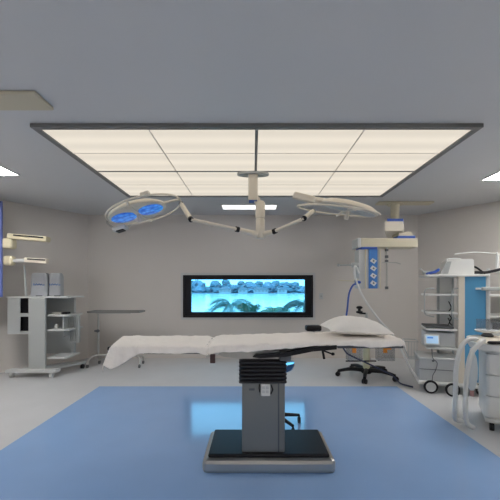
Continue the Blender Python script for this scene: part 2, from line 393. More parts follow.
# sheets: s runs along the table, t across it
def sheet(name, X0, X1, topf, ohF, ohB, endL, endR, label, nu=110, nv=60, y0=2.545, y1=3.055, skew=0):
    wd = y1-y0
    total = endL+(X1-X0)+endR
    def f(u, t):
        s = u*total
        # along the length
        if s < endL:
            k = (endL-s); x = X0-.012-k*.12; dz = -k*.89; xr = X0
            if k < .02: dz *= .6
        elif s > endL+(X1-X0):
            k = s-endL-(X1-X0); x = X1+.010+k*.25; dz = -k*.83; xr = X1
            if k < .02: dz *= .6
        else: x = X0+(s-endL); dz = 0; xr = x
        a, b = ohF(xr, s), ohB(xr)
        L = a+wd+b; q = t*L
        if q < a: y = y0-.012-(a-q)*.22+.012*noise.noise(Vector((x*9,0,3))); zz = -(a-q)*.97
        elif q > a+wd: y = y1+.012+(q-a-wd)*.16; zz = -(q-a-wd)*.97
        else: y = y0+(q-a); zz = 0
        z = topf(xr)
        if dz < 0 and zz < 0: zz *= .8; 
        e = min(q-a, a+wd-q)
        if 0 <= e < .03: zz -= .010*(1-e/.03)**2
        wr = .010*noise.noise(Vector((x*7,y*9,z)))+.005*noise.noise(Vector((x*19,y*23,5)))
        fold = .010*math.sin(x*55+y*8)*min(1,max(0,-zz)*8) + .012*math.sin(y*38+1)*min(1,max(0,-dz)*5)
        if zz < 0: y += fold
        if dz < 0: x += fold
        if skew: x += skew*(.5-min(1,max(0,(q-a)/wd)))*2*(1-sstep(0,.45,s)) - (.05*min(1,max(0,-(dz+zz)/.15)) if dz < 0 else 0)
        return Vector((x, y, max(z+dz+zz, .3)+abs(wr)))
    m = MB(); m.grid(f, nu, nv); o = m.build(name, sheetm, smooth=True)
    o.data.set_sharp_from_angle(angle=PI) if hasattr(o.data,'set_sharp_from_angle') else None
    md = o.modifiers.new('thick','SOLIDIFY'); md.thickness = .004; md.offset = 1
    recentre(o)
    return o
def topL(x): return .958 - .014*sstep(-.42,-.35,x)
tag(sheet('bed_sheet', -1.10, -.335, topL,
    lambda x,s: .055+.012*noise.noise(Vector((x*6,0,0)))+.115*(1-sstep(-1.12,-.82,x)),
    lambda x: .06, .06, .0, '', skew=.055), 'white sheet over the leg end, its left corner hanging down', 'sheet', 'sheets on the operating table')
def topR(x):
    return .968 + .022*sstep(-.3,.6,x) + .012*sstep(.60,.75,x) - .012*(1-sstep(-.33,-.28,x))
tag(sheet('bed_sheet', -.325, 1.11, topR,
    lambda x,s: .058-.025*sstep(.0,.45,x)+.018*sstep(.62,.85,x)+.012*noise.noise(Vector((x*5,2,0))),
    lambda x: .06, .012, .055, ''), 'white sheet over the middle and head of the operating table, under the pillow', 'sheet', 'sheets on the operating table')

# pillow
def pil(u, t):
    th = (u-.5)*2; ph = (t-.5)*2
    return th, ph
m = MB(); nu, nv = 40, 28
def pf(side):
    def f(u, t):
        a, b = (u-.5)*2, (t-.5)*2
        k = max(0,(1-abs(a)**2.6))**.60 * max(0,(1-abs(b)**2.6))**.55
        ear = 1+.07*(abs(a*b))**2
        x = .232*a*(1-.06*(1-abs(b)))*ear; y = .205*b*ear*(1-.05*(1-abs(a)))
        h = (.105 if side > 0 else -.035)*k
        h += side*.010*noise.noise(Vector((a*3,b*3,side)))*k
        h += .012*a*-1
        return Vector((.835+x, 2.80+y, 1.052+h+.006*noise.noise(Vector((a*6,b*6,1)))*k))
    return f
m.grid(pf(1), nu, nv); m.grid(pf(-1), nu, nv); bmesh.ops.remove_doubles(m.bm, verts=m.bm.verts, dist=.0015)
pw = m.build('pillow', pillowm, smooth=True); recentre(pw)
tag(pw, 'plump white pillow lying on the head end of the table', 'pillow')

# stool half hidden behind the table column
def caster(m, x, y, r=.03, w=.022, z=None):
    m.cyl((x-w/2,y,r if z is None else z),(x+w/2,y,r if z is None else z), r, n=18)
st = thing('stool', 'dark blue glossy stool half hidden behind the table column', 'stool', (.23,3.42,0))
m = MB(); m.lathe([(.02,.545),(.11,.55),(.165,.58),(.185,.62),(.180,.645),(.15,.640),(.02,.628)], (.235,3.42,0), n=32); m.build('seat', navy, st, True)
MB().cyl((.235,3.42,.10),(.235,3.42,.56),.026).build('post', black, st, True)
for k in range(5):
    a = 2*PI*k/5+.3; ex, ey = .235+.25*math.cos(a), 3.42+.25*math.sin(a)
    m = MB(); m.cyl((.235,3.42,.12),(ex,ey,.085),.022,.014); lg = m.build('leg', black, st, True)
    m = MB(); m.cyl((ex-.014,ey,.0335),(ex+.014,ey,.0335),.03); m.cyl((ex,ey,.035),(ex,ey,.085),.009); m.build('caster', black, lg, True)

# ------------------------------------------------------------------ canister stand behind the head end
cx, cy = 1.775, 5.32
cs = thing('canister_stand', 'wheeled stand with clear bins and cream post behind the pillow', 'stand', (cx,cy,0))
MB().cyl((cx,cy,.09),(cx,cy,.56),.052,.048,20).build('post', mat('ivory',(.72,.70,.50),.4), cs, True)
MB().cyl((cx,cy,.56),(cx,cy,1.0),.022,.020,16).build('upper_post', steel, cs, True)
m = MB(); m.lathe([(.02,.0),(.05,.01),(.05,.035),(.022,.045),(.022,.07),(.045,.08),(.05,.10),(.03,.115),(.01,.118)], (cx-.11,cy,.985), n=18); m.cyl((cx,cy,.985),(cx-.11,cy,.99),.015); m.build('knob', black, cs, True)
MB().lathe([(.07,.055),(.085,.07),(.08,.115),(.05,.13)], (cx,cy,0)).build('hub', black, cs, True)
for k in range(5):
    a = -PI/2-.38+2*PI*k/5; R1=.44; ex, ey = cx+R1*math.cos(a), cy+R1*math.sin(a)
    m = MB(); m.tube([(cx+.05*math.cos(a),cy+.05*math.sin(a),.105),(cx+.25*math.cos(a),cy+.25*math.sin(a),.115),(ex,ey,.082)], lambda t:.036-.014*t, 10, 6)
    lg = m.build('leg', black, cs, True)
    m = MB(); ang = a+1.2; dx, dy = math.cos(ang)*.014, math.sin(ang)*.014
    for s_ in (-1,1): m.cyl((ex+dx*s_*.6,ey+dy*s_*.6,.036),(ex+dx*s_*2.2,ey+dy*s_*2.2,.036),.035,n=18)
    m.cyl((ex,ey,.036),(ex,ey,.085),.010); m.build('caster', black, lg, True)
MB().cyl((cx-.34,cy-.06,.255),(cx+.13,cy-.06,.255),.010).build('cross_rail', black, cs, True)
MB().cyl((cx-.34,cy-.06,.53),(cx+.34,cy-.06,.53),.012).build('cross_rail', steel, cs, True)
m = MB(); m.b2(cx-.055,cx-.01,cy-.1,cy-.05,.505,.545,.006); m.b2(cx+.012,cx+.06,cy-.1,cy-.05,.505,.545,.006); m.build('rail_clip', black, cs)
for (bx, w_) in ((-.33,.22),(.13,.25)):
    m = MB(); x0, x1 = cx+bx, cx+bx+w_
    q0, q1 = cy-.16, cy-.02; t_=.006
    m.b2(x0,x1,q0,q0+t_,.28,.52); m.b2(x0,x1,q1-t_,q1,.28,.52); m.b2(x0,x0+t_,q0,q1,.28,.52); m.b2(x1-t_,x1,q0,q1,.28,.52); m.b2(x0,x1,q0,q1,.275,.281)
    b = m.build('bin', clearp, cs, label='clear plastic bin')
    m = MB(); xx = x0+.06 if bx < 0 else x0+.07
    m.b2(xx,xx+.06,q0-.012,q0-.001,.40,.52,.004); m.b2(xx+.06,xx+.12,q0-.012,q0-.001,.45,.52,.004) if bx > 0 else None
    m.build('clip', orange, b, label='orange clip')

# ------------------------------------------------------------------ supply pendant on the right
D1 = 5.05
pd = thing('supply_pendant', 'beige ceiling supply pendant with blue outlet column, above the pillow', 'supply pendant', (2.1,D1,CEIL))
def Wx(x, D): return (x-HX)/F*D
def Wz(y, D): return CAM+(HY-y)/F*D
MB().b2(2.08,3.0,5.62,5.80,CEIL-.03,CEIL-.001,.008).build('ceiling_rail', beige, pd)
m = MB(); m.lathe([(.13,CEIL-.045),(.13,CEIL-.03)], (2.38,5.70,0)); m.cyl((2.38,5.70,2.37),(2.38,5.70,CEIL-.03),.06,.075); m.build('drop_tube', beige, pd, True)
m = MB(); m.prism([(1.96,5.05),(2.23,5.05),(2.50,5.62),(2.45,5.78),(2.28,5.78)], 2.235, 2.375, 'Z'); m.build('upper_arm', offwht, pd)
MB().prism([(2.0,5.07),(2.24,5.07),(2.33,5.25),(2.07,5.25)], 2.376, 2.42,'Z').build('arm_pad', blueP, pd, label='blue joint pad')
MB().b2(2.10+.0,2.34,5.0,5.16,2.13,2.33,.03).build('elbow', beige, pd) if False else None
m = MB(); m.prism([(2.24,2.24),(2.42,2.24),(2.46,2.16),(2.22,2.16)], 5.20, 5.45); m.build('elbow', beige, pd)
MB().b2(2.17,2.44,5.10,5.28,2.115,2.17,.008).build('arm_pad', blueP, pd, label='blue joint pad')
MB().b2(1.585,2.43,5.0,5.28,1.985,2.118,.012).build('lower_arm', beige, pd)
MB().b2(1.535,1.59,4.99,5.29,1.98,2.122,.012).build('arm_cap', lgrey, pd)
MB().b2(1.59,1.83,5.0,5.25,1.955,1.99,.006).build('arm_pad', blueP, pd, label='blue joint pad')
z0, z1 = Wz(288.5,D1), 1.956
MB().b2(1.565,1.885,5.02,5.24,z0,z1,.006).build('column', lgrey, pd)
MB().b2(1.705,1.835,5.005,5.022,z0,z1,.003).build('outlet_strip', outlet, pd, label='blue outlet strip')
for xx in (1.655,1.868): MB().cyl((xx,5.0,z0),(xx,5.0,z1),.010).build('post', beige, pd, True)
for k in range(4):
    zc = Wz(261+7.4*k, 5.0); xc = 1.77
    m = MB(); m.prism([(xc-.048,zc),(xc-.012,zc+.042),(xc+.048,zc+.004),(xc+.012,zc-.042)], 4.992, 5.006); o = m.build('gas_outlet', white, pd, label='white diamond shaped gas outlet')
    MB().cyl((xc,4.986,zc),(xc,4.993,zc),.012).build('outlet_hole', dgrey, o)
# rail hanging to the right of the column, with hooks
m = MB(); m.cyl((1.985,5.05,z0+.0),(1.985,5.05,1.99),.013); rl = m.build('equipment_rail', steel, pd, True)
for za_, zb2 in ((z0-.01,z0+.03),(1.93,1.965),(1.83,1.87),(1.76,1.80)): MB().b2(1.965,2.005,5.03,5.07,za_,zb2,.004).build('rail_clamp', dgrey, rl)
m = MB(); m.tube([(1.91,5.04,1.76),(1.985,5.03,1.765),(2.10,5.0,1.76),(2.15,4.95,1.735)],.006,8,5); m.build('hook_bar', steel, rl, True)
# stubs on the left
m = MB(); m.cyl((1.25,5.05,1.725),(1.54,5.05,1.725),.011); m.b2(1.47,1.565,5.02,5.10,1.69,1.76,.01); m.cyl((1.27,5.05,1.705),(1.27,5.05,1.745),.016); m.build('side_arm', grey, pd, True)
m = MB(); m.cyl((1.27,5.05,1.50),(1.56,5.05,1.485),.007); m.b2(1.50,1.565,5.02,5.09,1.46,1.52,.008); m.build('side_arm', beige, pd, True)
m = MB(); m.cyl((1.52,5.0,1.47),(1.58,5.03,1.47),.022); m.b2(1.50,1.53,4.98,5.02,1.43,1.50,.004); m.build('hose_coupling', blueP, pd, True)

tag(recentre(MB().tube([(1.52,4.99,1.45),(1.46,4.98,1.42),(1.41,4.99,1.30),(1.395,5.02,1.10),(1.395,5.10,.90),(1.42,5.2,.62),(1.445,5.2,.50)],.014,10,8).build('blue_hose', hoseB, smooth=True)),
    'dark blue hose hanging from the pendant down behind the pillow', 'hose')
hp = [(1.55,4.97,1.60),(1.50,4.96,1.70),(1.475,4.95,1.66),(1.50,4.95,1.50),(1.60,4.93,1.25),(1.80,4.90,.95),(2.0,4.88,.72),(2.12,4.83,.48),(2.20,4.72,.25),(2.235,4.66,.17),(2.26,4.62,.165)]
tag(recentre(MB().tube(hp,.014,10,8).build('white_hose', hoseW, smooth=True)), 'long white hose sloping from the pendant down to the equipment tower', 'hose')
cp = [(1.35,5.18,.52),(1.42,5.12,.40),(1.60,5.08,.31),(1.80,5.06,.22),(2.05,5.02,.10),(2.12,4.92,.016),(2.16,4.80,.014),(2.22,4.72,.013)]
tag(recentre(MB().tube(cp,.012,8,8).build('power_cable', cable, smooth=True)), 'dark blue cable trailing from the clear bins across the floor', 'cable')

# ------------------------------------------------------------------ left: wall column with two arms
sp = thing('service_panel', 'tall white wall panel with a blue edge at the far left', 'wall panel', (-3.98,5.2,1.25))
MB().b2(-4.118,-3.795,5.09,5.12,Wz(297,5.1),2.70,.006).build('panel_body', offwht, sp)
MB().b2(-3.795,-3.77,5.09,5.125,Wz(297,5.1),2.69,.004).build('panel_edge', blueE, sp, label='blue edge strip')
up = thing('bracket_arm', 'upper cream bracket arm with a dark slot, above the grey workstation', 'bracket arm', (-3.8,5.2,2.1), 'bracket arms on the left wall panel')
MB().box((-3.71,5.18,2.06),(.15,.14,.16),bev=.03).build('mount', yellow, up)
MB().box((-3.40,5.16,2.145),(.60,.12,.08),rot=(0,.085,0),bev=.015).build('arm', yellow, up)
MB().box((-3.37,5.097,2.160),(.45,.008,.022),rot=(0,.085,0)).build('slot', black, up)
lo = thing('bracket_arm', 'lower bracket arm, a short slotted block on a thin rod, above the grey workstation', 'bracket arm', (-3.8,5.2,1.7), 'bracket arms on the left wall panel')
MB().box((-3.71,5.18,1.80),(.15,.12,.15),bev=.04).build('mount', yellow, lo)
MB().cyl((-3.66,5.18,1.80),(-3.42,5.16,1.80),.028).build('rod', lgrey, lo, True)
MB().box((-3.27,5.14,1.80),(.34,.08,.075),rot=(0,.06,0),bev=.012).build('block', offwht, lo)
MB().box((-3.25,5.097,1.812),(.27,.006,.022),rot=(0,.06,0)).build('slot', black, lo)

# ------------------------------------------------------------------ grey workstation trolley
ws = thing('workstation_trolley', 'grey wheeled workstation with shelves in the left corner', 'trolley', (-3.4,5.55,0))
Y0 = 5.30
MB().b2(-3.86,-2.90,5.32,5.84,1.225,1.25,.006).build('top', lgrey, ws)
MB().b2(-3.505,-3.245,Y0,5.35,.115,1.225,.01).build('front_column', grey, ws)
m = MB(); m.b2(-3.86,-3.66,5.34,5.36,.66,1.225,.005); m.b2(-3.86,-3.84,5.36,5.70,.66,1.225); m.b2(-3.86,-3.52,5.34,5.70,.66,.70); m.b2(-3.86,-3.52,5.34,5.70,.935,.985); m.b2(-3.86,-3.52,5.68,5.70,.70,1.225); m.build('side_cabinet', grey, ws)
MB().b2(-3.838,-3.53,5.42,5.46,.702,.934).build('niche_shade', black, ws); MB().b2(-3.838,-3.53,5.42,5.46,.986,1.223).build('niche_shade', black, ws)  # black slabs in the hollow cabinet stand in for the niches' shade
MB().b2(-3.49,-3.02,5.74,5.80,.28,1.225).build('back_panel', dgrey if False else grey, ws)
m = MB(); m.b2(-3.04,-3.02,5.42,5.74,.60,.93); m.build('side_panel', grey, ws)
for (zz, xr) in ((.945,-2.90),(.715,-2.90),(.275,-2.95)):
    MB().b2(-3.245,xr,5.36,5.80,zz-.012,zz+.018,.004).build('shelf', lgrey, ws)
m = MB()
for k in range(6): m.b2(-3.005+k*.028,-2.990+k*.028,5.55,5.60,.50,.93)
m.b2(-3.0,-2.85,5.60,5.612,.50,.93); m.b2(-3.012,-2.845,5.545,5.605,.49,.51); m.build('slatted_panel', grey, ws)
MB().b2(-3.81,-3.03,5.22,5.36,.075,.125,.01).build('base_foot', lgrey, ws)
m = MB(); m.prism([(-3.66,5.34),(-3.2,5.34),(-2.88,5.86),(-3.0,5.86),(-3.25,5.5),(-3.6,5.5)], .085,.12,'Z'); m.build('base_frame', grey, ws)
for (ex,ey) in ((-3.74,5.27),(-3.12,5.27),(-2.93,5.84),(-3.55,5.62)):
    m = MB(); m.cyl((ex-.022,ey,.036),(ex+.022,ey,.036),.035,n=18); m.cyl((ex,ey,.04),(ex,ey,.09),.012)
    m.build('caster', lgrey if ey < 5.5 else black, ws, True)
m = MB(); m.tube([(-3.58,5.5,.66),(-3.56,5.48,.60),(-3.50,5.46,.57)],.008,8,6); m.build('cable', black, ws, True); m = MB(); m.tube([(-3.55,5.5,.66),(-3.53,5.47,.62),(-3.49,5.46,.60)],.006,8,6); m.build('cable', black, ws, True)
MB().cyl((-3.59,5.38,1.25),(-3.62,5.38,1.74),.016,.014).build('pole', grey, ws, True)
# things on it
r = thing('instrument_box', 'silver instrument box with a black end on the trolley shelf', 'instrument box', (-3.12,5.5,.963))
MB().b2(-3.21,-3.06,5.42,5.58,.964,1.0,.006).build('box_body', steel, r); MB().b2(-3.06,-2.98,5.44,5.56,.966,.998,.008).build('end_grip', black, r)
r = tag(recentre(MB().lathe([(.028,.734),(.032,.76),(.02,.79),(.01,.80)],(-3.18,5.5,0)).build('small_jar', white, smooth=True)), 'small white jar on the middle trolley shelf', 'jar')
def bag(x0, x1, lab, dy):
    r = thing('covered_monitor', lab, 'monitor', ((x0+x1)/2,5.55+dy,1.251), 'covered monitors on the workstation')
    xc, w = (x0+x1)/2, (x1-x0)/2
    def f(u, v):
        a = 2*PI*u; h = v
        zz = 1.253+.375*h; s_ = (1-abs(h)**16*.22)
        e = 6; ca, sa = math.cos(a), math.sin(a)
        rx = w*math.copysign(abs(ca)**(2/e), ca)*s_*(1-.04*h); ry = .065*math.copysign(abs(sa)**(2/e), sa)*s_
        k = 1+.05*noise.noise(Vector((ca*2,sa*2,h*3+x0)))
        return Vector((xc+rx*k, 5.55+dy+ry*k, zz))
    m = MB(); m.grid(f, 40, 14)
    bmesh.ops.remove_doubles(m.bm, verts=m.bm.verts, dist=.0005)
    es = [e for e in m.bm.edges if e.is_boundary]; bmesh.ops.holes_fill(m.bm, edges=es)
    m.build('cover', bagm, r, True)
    y = 5.55+dy-.069; zc = Wz(284.5,5.4)
    m = MB(); x = xc-.05
    pts = [(x+k*.022, y, zc+(.012 if k%2 else -.010)) for k in range(6)]
    m.tube(pts,.006,6); m.cyl((x-.02,y,zc-.014),(x-.02,y,zc+.018),.006); m.tube([(x+.12,y,zc-.008),(x+.15,y,zc-.006)],.006,6)
    m.build('print', inkblue, r, label='blurred blue print')
    m = MB(); m.b2(x0+.1,x0+.2,5.478+dy,5.486+dy,1.251,1.262); m.build('foot', black, r)
bag(-3.60,-3.325,'left of the two grey covered monitors on the workstation top', 0)
bag(-3.315,-3.12,'right of the two grey covered monitors on the workstation top', .02)

# ------------------------------------------------------------------ steel overbed tray table
tt = thing('tray_table', 'steel tray table on one side post by the left of the window', 'tray table', (-2.4,5.95,0))
m = MB(); m.b2(-2.84,-1.95,5.83,6.13,.955,.967,.004); m.b2(-2.84,-1.95,5.825,5.84,.955,.985); m.b2(-2.84,-1.95,6.12,6.135,.955,.985); m.b2(-2.845,-2.83,5.825,6.135,.955,.985); m.b2(-1.96,-1.945,5.825,6.135,.955,.985)
m.build('tray', MATS['brushed_dark_steel'], tt)
MB().b2(-2.76,-2.15,5.96,6.0,.93,.955).build('support_bar', steel, tt)
m = MB(); m.cyl((-2.72,5.98,.55),(-2.72,5.98,.95),.015); m.cyl((-2.72,5.98,.18),(-2.72,5.98,.62),.022); m.build('post', steel, tt, True)
m = MB(); m.cyl((-2.72,5.95,.63),(-2.72,5.98,.63),.028); m.cyl((-2.75,5.97,.63),(-2.78,5.96,.63),.016); m.build('knob', dgrey, tt, True)
m = MB(); m.tube([(-2.86,5.87,.06),(-2.84,5.9,.15),(-2.76,5.97,.20),(-2.5,5.98,.20),(-2.2,5.98,.20),(-2.05,5.97,.19),(-1.98,5.93,.14),(-1.96,5.87,.06)],.018,10,8)
m.tube([(-2.76,5.99,.19),(-2.80,6.15,.15),(-2.80,6.2,.06)],.016,10,6); m.tube([(-2.06,5.98,.19),(-2.0,6.15,.15),(-2.0,6.2,.06)],.016,10,6); m.build('base', steel, tt, True)
for (ex,ey) in ((-2.86,5.87),(-1.96,5.87),(-2.80,6.2),(-2.0,6.2)):
    m = MB(); m.cyl((ex-.012,ey,.032),(ex+.012,ey,.032),.031,n=16); m.cyl((ex,ey,.03),(ex,ey,.07),.010); m.build('caster', dgrey, tt, True)

# ------------------------------------------------------------------ right: equipment tower with blue side panel
DA = 4.42
et = thing('equipment_tower', 'tall wheeled equipment tower with a bright blue side panel', 'equipment tower', (2.6,4.6,0))
bx = lambda x, D=4.42: (x-HX)/F*D
MB().b2(2.28,3.02,4.40,4.92,1.535,1.565,.006).build('top_shelf', white, et)
for (zz) in (1.295,1.055,.835,.585):
    MB().b2(2.30,2.67,4.42,4.88,zz-.014,zz+.012,.005).build('shelf', white, et)
for (x0,x1,y0,y1,mm) in ((2.50,2.53,4.82,4.86,grey),(2.69,2.715,4.82,4.86,grey),(2.675,2.748,4.42,4.50,offwht)):
    MB().b2(x0,x1,y0,y1,.12,1.536,.003).build('post', mm, et)
MB().b2(2.53,2.69,4.84,4.855,.20,1.53).build('back_panel', mat('bright_white',(.88,.88,.86),.5), et)
MB().b2(2.75,2.985,4.43,4.455,.17,1.535,.003).build('side_panel', blueW, et, label='bright blue panel')
MB().b2(2.985,3.02,4.42,4.50,.12,1.536,.003).build('post', lgrey, et)
MB().b2(2.87,2.93,4.42,4.43,1.365,1.39,.002).build('name_plate', white, et)
m = MB(); m.b2(2.93,3.14,4.38,4.42,1.355,1.40,.008); m.build('bar_clamp', grey, et)
MB().b2(2.21,2.66,4.42,4.86,.145,.44,.012).build('drawer_unit', lgrey, et)
m = MB(); m.b2(2.212,2.655,4.412,4.42,.30,.306); m.build('drawer_gap', dgrey, et)
MB().b2(2.20,2.70,4.40,4.90,.44,.462,.008).build('drawer_top', white, et)
MB().b2(2.19,3.02,4.38,4.90,.10,.148,.02).build('base', white, et)
for (ex,ey) in ((2.34,4.34),(2.58,4.28),(2.34,4.86),(2.95,4.40),(2.95,4.86)):
    R2 = .088 if ey < 4.5 else .06
    m = MB()
    m.tube([(ex+R2*math.cos(a)*.82,ey+.012,R2+R2*math.sin(a)*.82) for a in [2*PI*k/24 for k in range(24)]], R2*.18, 8, closed=True)
    w = m.build('caster', black, et, True)
    m = MB(); m.cyl((ex,ey,R2),(ex,ey+.024,R2),R2*.70,n=24); m.cyl((ex,ey+.012,R2),(ex+.04,ey+.03,.13),.02); m.build('wheel_disc', lgrey, w, True)
# U-shaped guard rails
for (x, zt, zb) in ((2.275,1.36,1.02),(2.60,1.36,.99)):
    m = MB(); m.tube([(x+.12,4.44,zt+.02),(x+.04,4.43,zt+.02),(x,4.42,zt-.03),(x,4.415,(zt+zb)/2),(x,4.42,zb+.04),(x+.04,4.43,zb-.0),(x+.12,4.44,zb-.02)],.008,8,6); m.build('guard_rail', grey, et, True)
m = MB()
m.tube([(2.62,4.70,1.2),(2.63,4.60,1.12),(2.60,4.62,1.05),(2.63,4.60,.98),(2.61,4.6,.92),(2.64,4.6,.88)],.007,8,6); m.build('cable', black, et, True); m = MB(); m.tube([(2.59,4.6,.98),(2.61,4.6,.93),(2.59,4.6,.88)],.006,8,5); m.build('cable', black, et, True)
# wire basket on the left side
m = MB(); x0,x1,y0,y1,zt,zb = 2.03,2.20,4.42,4.66,.66,.42
m.tube([(x0,y0,zt),(x1,y0,zt),(x1,y1,zt),(x0,y1,zt)],.006,6,closed=True); m.tube([(x0+.06,y0+.02,zb),(x1,y0+.02,zb),(x1,y1-.02,zb),(x0+.06,y1-.02,zb)],.004,6,closed=True)
for k in range(4):
    yy = y0+.02+k*(y1-y0-.04)/3; m.tube([(x0,yy,zt),(x0+.02,yy,(zt+zb)/2),(x0+.06,yy,zb),(x1,yy,zb)],.004,6)
for k in range(4):
    xx = x0+.05+k*.035; m.tube([(xx,y0,zt),(xx,y0+.02,zb)],.003,6)
m.build('wire_basket', grey, et, True)
m = MB(); m.tube([(2.36,4.40,.58),(2.37,4.39,.46),(2.42,4.385,.40),(2.40,4.385,.30),(2.37,4.38,.24),(2.36,4.38,.16)],.005,6,6); m.blob((2.372,4.383,.425),(.016,.012,.012)); m.build('cable', dgrey, et, True)

# on the tower
mo = thing('patient_monitor', 'white box monitor with a dark grille on top of the equipment tower', 'monitor', (2.66,4.6,1.566))
m = MB(); m.prism([(2.47,1.567),(2.55,1.755),(2.565,1.765),(2.84,1.765),(2.86,1.75),(2.865,1.567)], 4.46, 4.80); m.build('housing', white, mo)
m = MB(); m.prism([(2.478,1.60),(2.50,1.575),(2.56,1.575),(2.60,1.735),(2.55,1.735)], 4.447, 4.459); m.build('grille', grey, mo)
m = MB(); m.tube([(2.56,4.62,1.762),(2.60,4.62,1.785),(2.72,4.62,1.785),(2.76,4.62,1.762)],.008,8,5); m.build('handle', lgrey, mo, True)
cl = MB()
cl.tube([(2.31,4.46,1.575),(2.36,4.50,1.59),(2.41,4.47,1.60),(2.45,4.46,1.63),(2.40,4.44,1.60),(2.34,4.45,1.58)],.018,8,6)
tag(recentre(cl.build('blue_strap', blueP, smooth=True)), 'crumpled blue strap on the left end of the tower top', 'strap')
mk = MB(); mk.box((2.37,4.66,1.60),(.16,.12,.045),bev=.015); mk.cyl((2.30,4.66,1.615),(2.25,4.62,1.66),.008)
tag(recentre(mk.build('transducer', grey)), 'small grey device behind the blue strap on the tower top', 'device')
an = thing('gas_analyser', 'grey box device with a tilted lit blue screen on a tower shelf', 'device', (2.5,4.6,.598))
m = MB(); m.b2(2.30,2.65,4.46,4.86,.60,.79,.01); m.build('housing', lgrey, an)
m = MB(); m.box((2.36,4.415,.70),(.185,.02,.14),rot=(-.25,0,0),bev=.008); b = m.build('screen_bezel', white, an)
m = MB(); m.box((2.365,4.402,.703),(.14,.006,.10),rot=(-.25,0,0)); s_ = m.build('screen', screenm, b, label='lit pale blue screen')
m = MB(); m.box((2.395,4.398,.690),(.05,.004,.05),rot=(-.25,0,0)); m.box((2.34,4.396,.728),(.07,.004,.02),rot=(-.25,0,0)); m.build('screen_readout', screenb, s_)
tag(recentre(MB().b2(2.30,2.63,4.44,4.86,.848,.873,.006).build('keyboard_tray', dgrey)), 'flat dark tray on the fourth shelf of the equipment tower', 'tray')

TOWER = [et, mo, an] + [o for o in C.objects if o.name in ('blue_strap','transducer','keyboard_tray')]
def turn(objs, piv, ang):
    Rm = Matrix.Rotation(ang,3,'Z'); p = Vector(piv)
    for o in objs:
        o.location = p + Rm @ (o.location-p); o.rotation_euler.z += ang
turn(TOWER, (2.70,4.42,0), math.radians(-18))
# ------------------------------------------------------------------ second rack at the right edge
rk = thing('equipment_rack', 'pale shelf rack behind the blue panel at the right edge', 'rack', (3.6,4.95,0))
for (x,y) in ((3.33,4.82),(3.33,5.22),(3.95,4.82),(3.95,5.22)):
    MB().b2(x,x+.035,y,y+.035,.05,1.66,.003).build('post', lgrey, rk)
for zz in (1.62,1.28,.98,.62,.22):
    MB().b2(3.32,3.99,4.80,5.27,zz-.014,zz+.014,.004).build('shelf', white, rk)
for (x,y) in ((3.347,4.84),(3.347,5.24),(3.967,4.84),(3.967,5.24)):
    m = MB(); m.cyl((x-.012,y,.03),(x+.012,y,.03),.03,n=16); m.build('foot', dgrey, rk, True)
MB().cyl((3.50,4.86,1.634),(3.50,4.86,1.86),.026).build('pole', lgrey, rk, True)
m = MB(); m.tube([(2.88,4.86,1.87),(3.2,4.88,1.90),(3.6,4.9,1.88),(4.0,4.9,1.92)],.006,6,6); m.cyl((3.50,4.86,1.85),(3.50,4.88,1.90),.012); m.build('top_wire', lgrey, rk, True)
tag(recentre(MB().b2(3.40,3.93,4.86,5.22,.996,1.12,.01).build('equipment_box', dgrey)), 'dark grey box device on the middle rack shelf', 'device') if False else None
dv = thing('equipment_box', 'dark fronted box device on the rack at the right edge', 'device', (3.65,5.0,.635))
MB().b2(3.40,3.93,4.86,5.20,.636,.90,.01).build('housing', lgrey, dv); MB().b2(3.42,3.91,4.85,4.86,.80,.885).build('front_strip', dgrey, dv)
ba = thing('monitor_arm', 'black jointed arm running right from the white monitor on the tower', 'monitor arm', (3.1,4.6,1.6))
m = MB(); m.tube([(2.866,4.62,1.735),(2.95,4.62,1.70),(3.05,4.63,1.66),(3.12,4.64,1.615)],.014,8,6); m.build('arm', black, ba, True)
m = MB(); m.tube([(3.0,4.64,1.60),(3.12,4.64,1.60),(3.22,4.66,1.605),(3.45,4.70,1.65)],.020,8,6); m.build('crossbar', black, ba, True)
m = MB(); m.cyl((3.13,4.64,1.60),(3.06,4.62,1.47),.020,.026); m.build('grip', black, ba, True)
m = MB(); m.tube([(3.16,4.65,1.59),(3.17,4.66,1.45),(3.16,4.68,1.30),(3.24,4.70,1.17),(3.20,4.72,1.03),(3.08,4.72,.98),(3.03,4.70,.99)],.012,8,8); m.build('cable', black, ba, True)

# ------------------------------------------------------------------ anaesthesia cart in the right foreground
DC = 3.35
ac = thing('drawer_cart', 'white rounded drawer cart cut by the right edge of the photo', 'cart', (2.6,3.6,0))
def rr(x0,x1,y0,y1,r,n=8):
    pts = []
    for (cx_,cy_,a0) in ((x1-r,y1-r,0),(x0+r,y1-r,PI/2),(x0+r,y0+r,PI),(x1-r,y0+r,3*PI/2)):
        for k in range(n+1):
            a = a0+PI/2*k/n; pts.append((cx_+r*math.cos(a), cy_+r*math.sin(a)))
    return pts
m = MB(); m.prism(rr(2.235,2.93,3.36,3.92,.10), .13, .765, 'Z'); m.build('body', white, ac, True)
for (z0_,z1_) in ((.15,.34),(.355,.545),(.56,.75)):
    m = MB(); m.prism(rr(2.245,2.92,3.345,3.45,.045), z0_, z1_, 'Z'); d_ = m.build('drawer', white, ac, True)
    MB().b2(2.432,2.437,3.338,3.345,z0_+.03,z1_-.03).build('drawer_handle', dgrey, d_)
m = MB(); m.prism(rr(2.20,2.97,3.30,3.95,.14), .765, .80, 'Z'); m.prism(rr(2.12,3.0,3.24,3.98,.18), .80, .855, 'Z'); m.build('worktop', white, ac, True)
m = MB(); m.prism(rr(2.15,2.97,3.30,3.95,.16), .855, .862, 'Z'); m.build('work_surface', offwht, ac, True)
m = MB(); m.b2(2.24,2.92,3.34,3.94,.085,.13,.02); m.build('base', lgrey, ac)
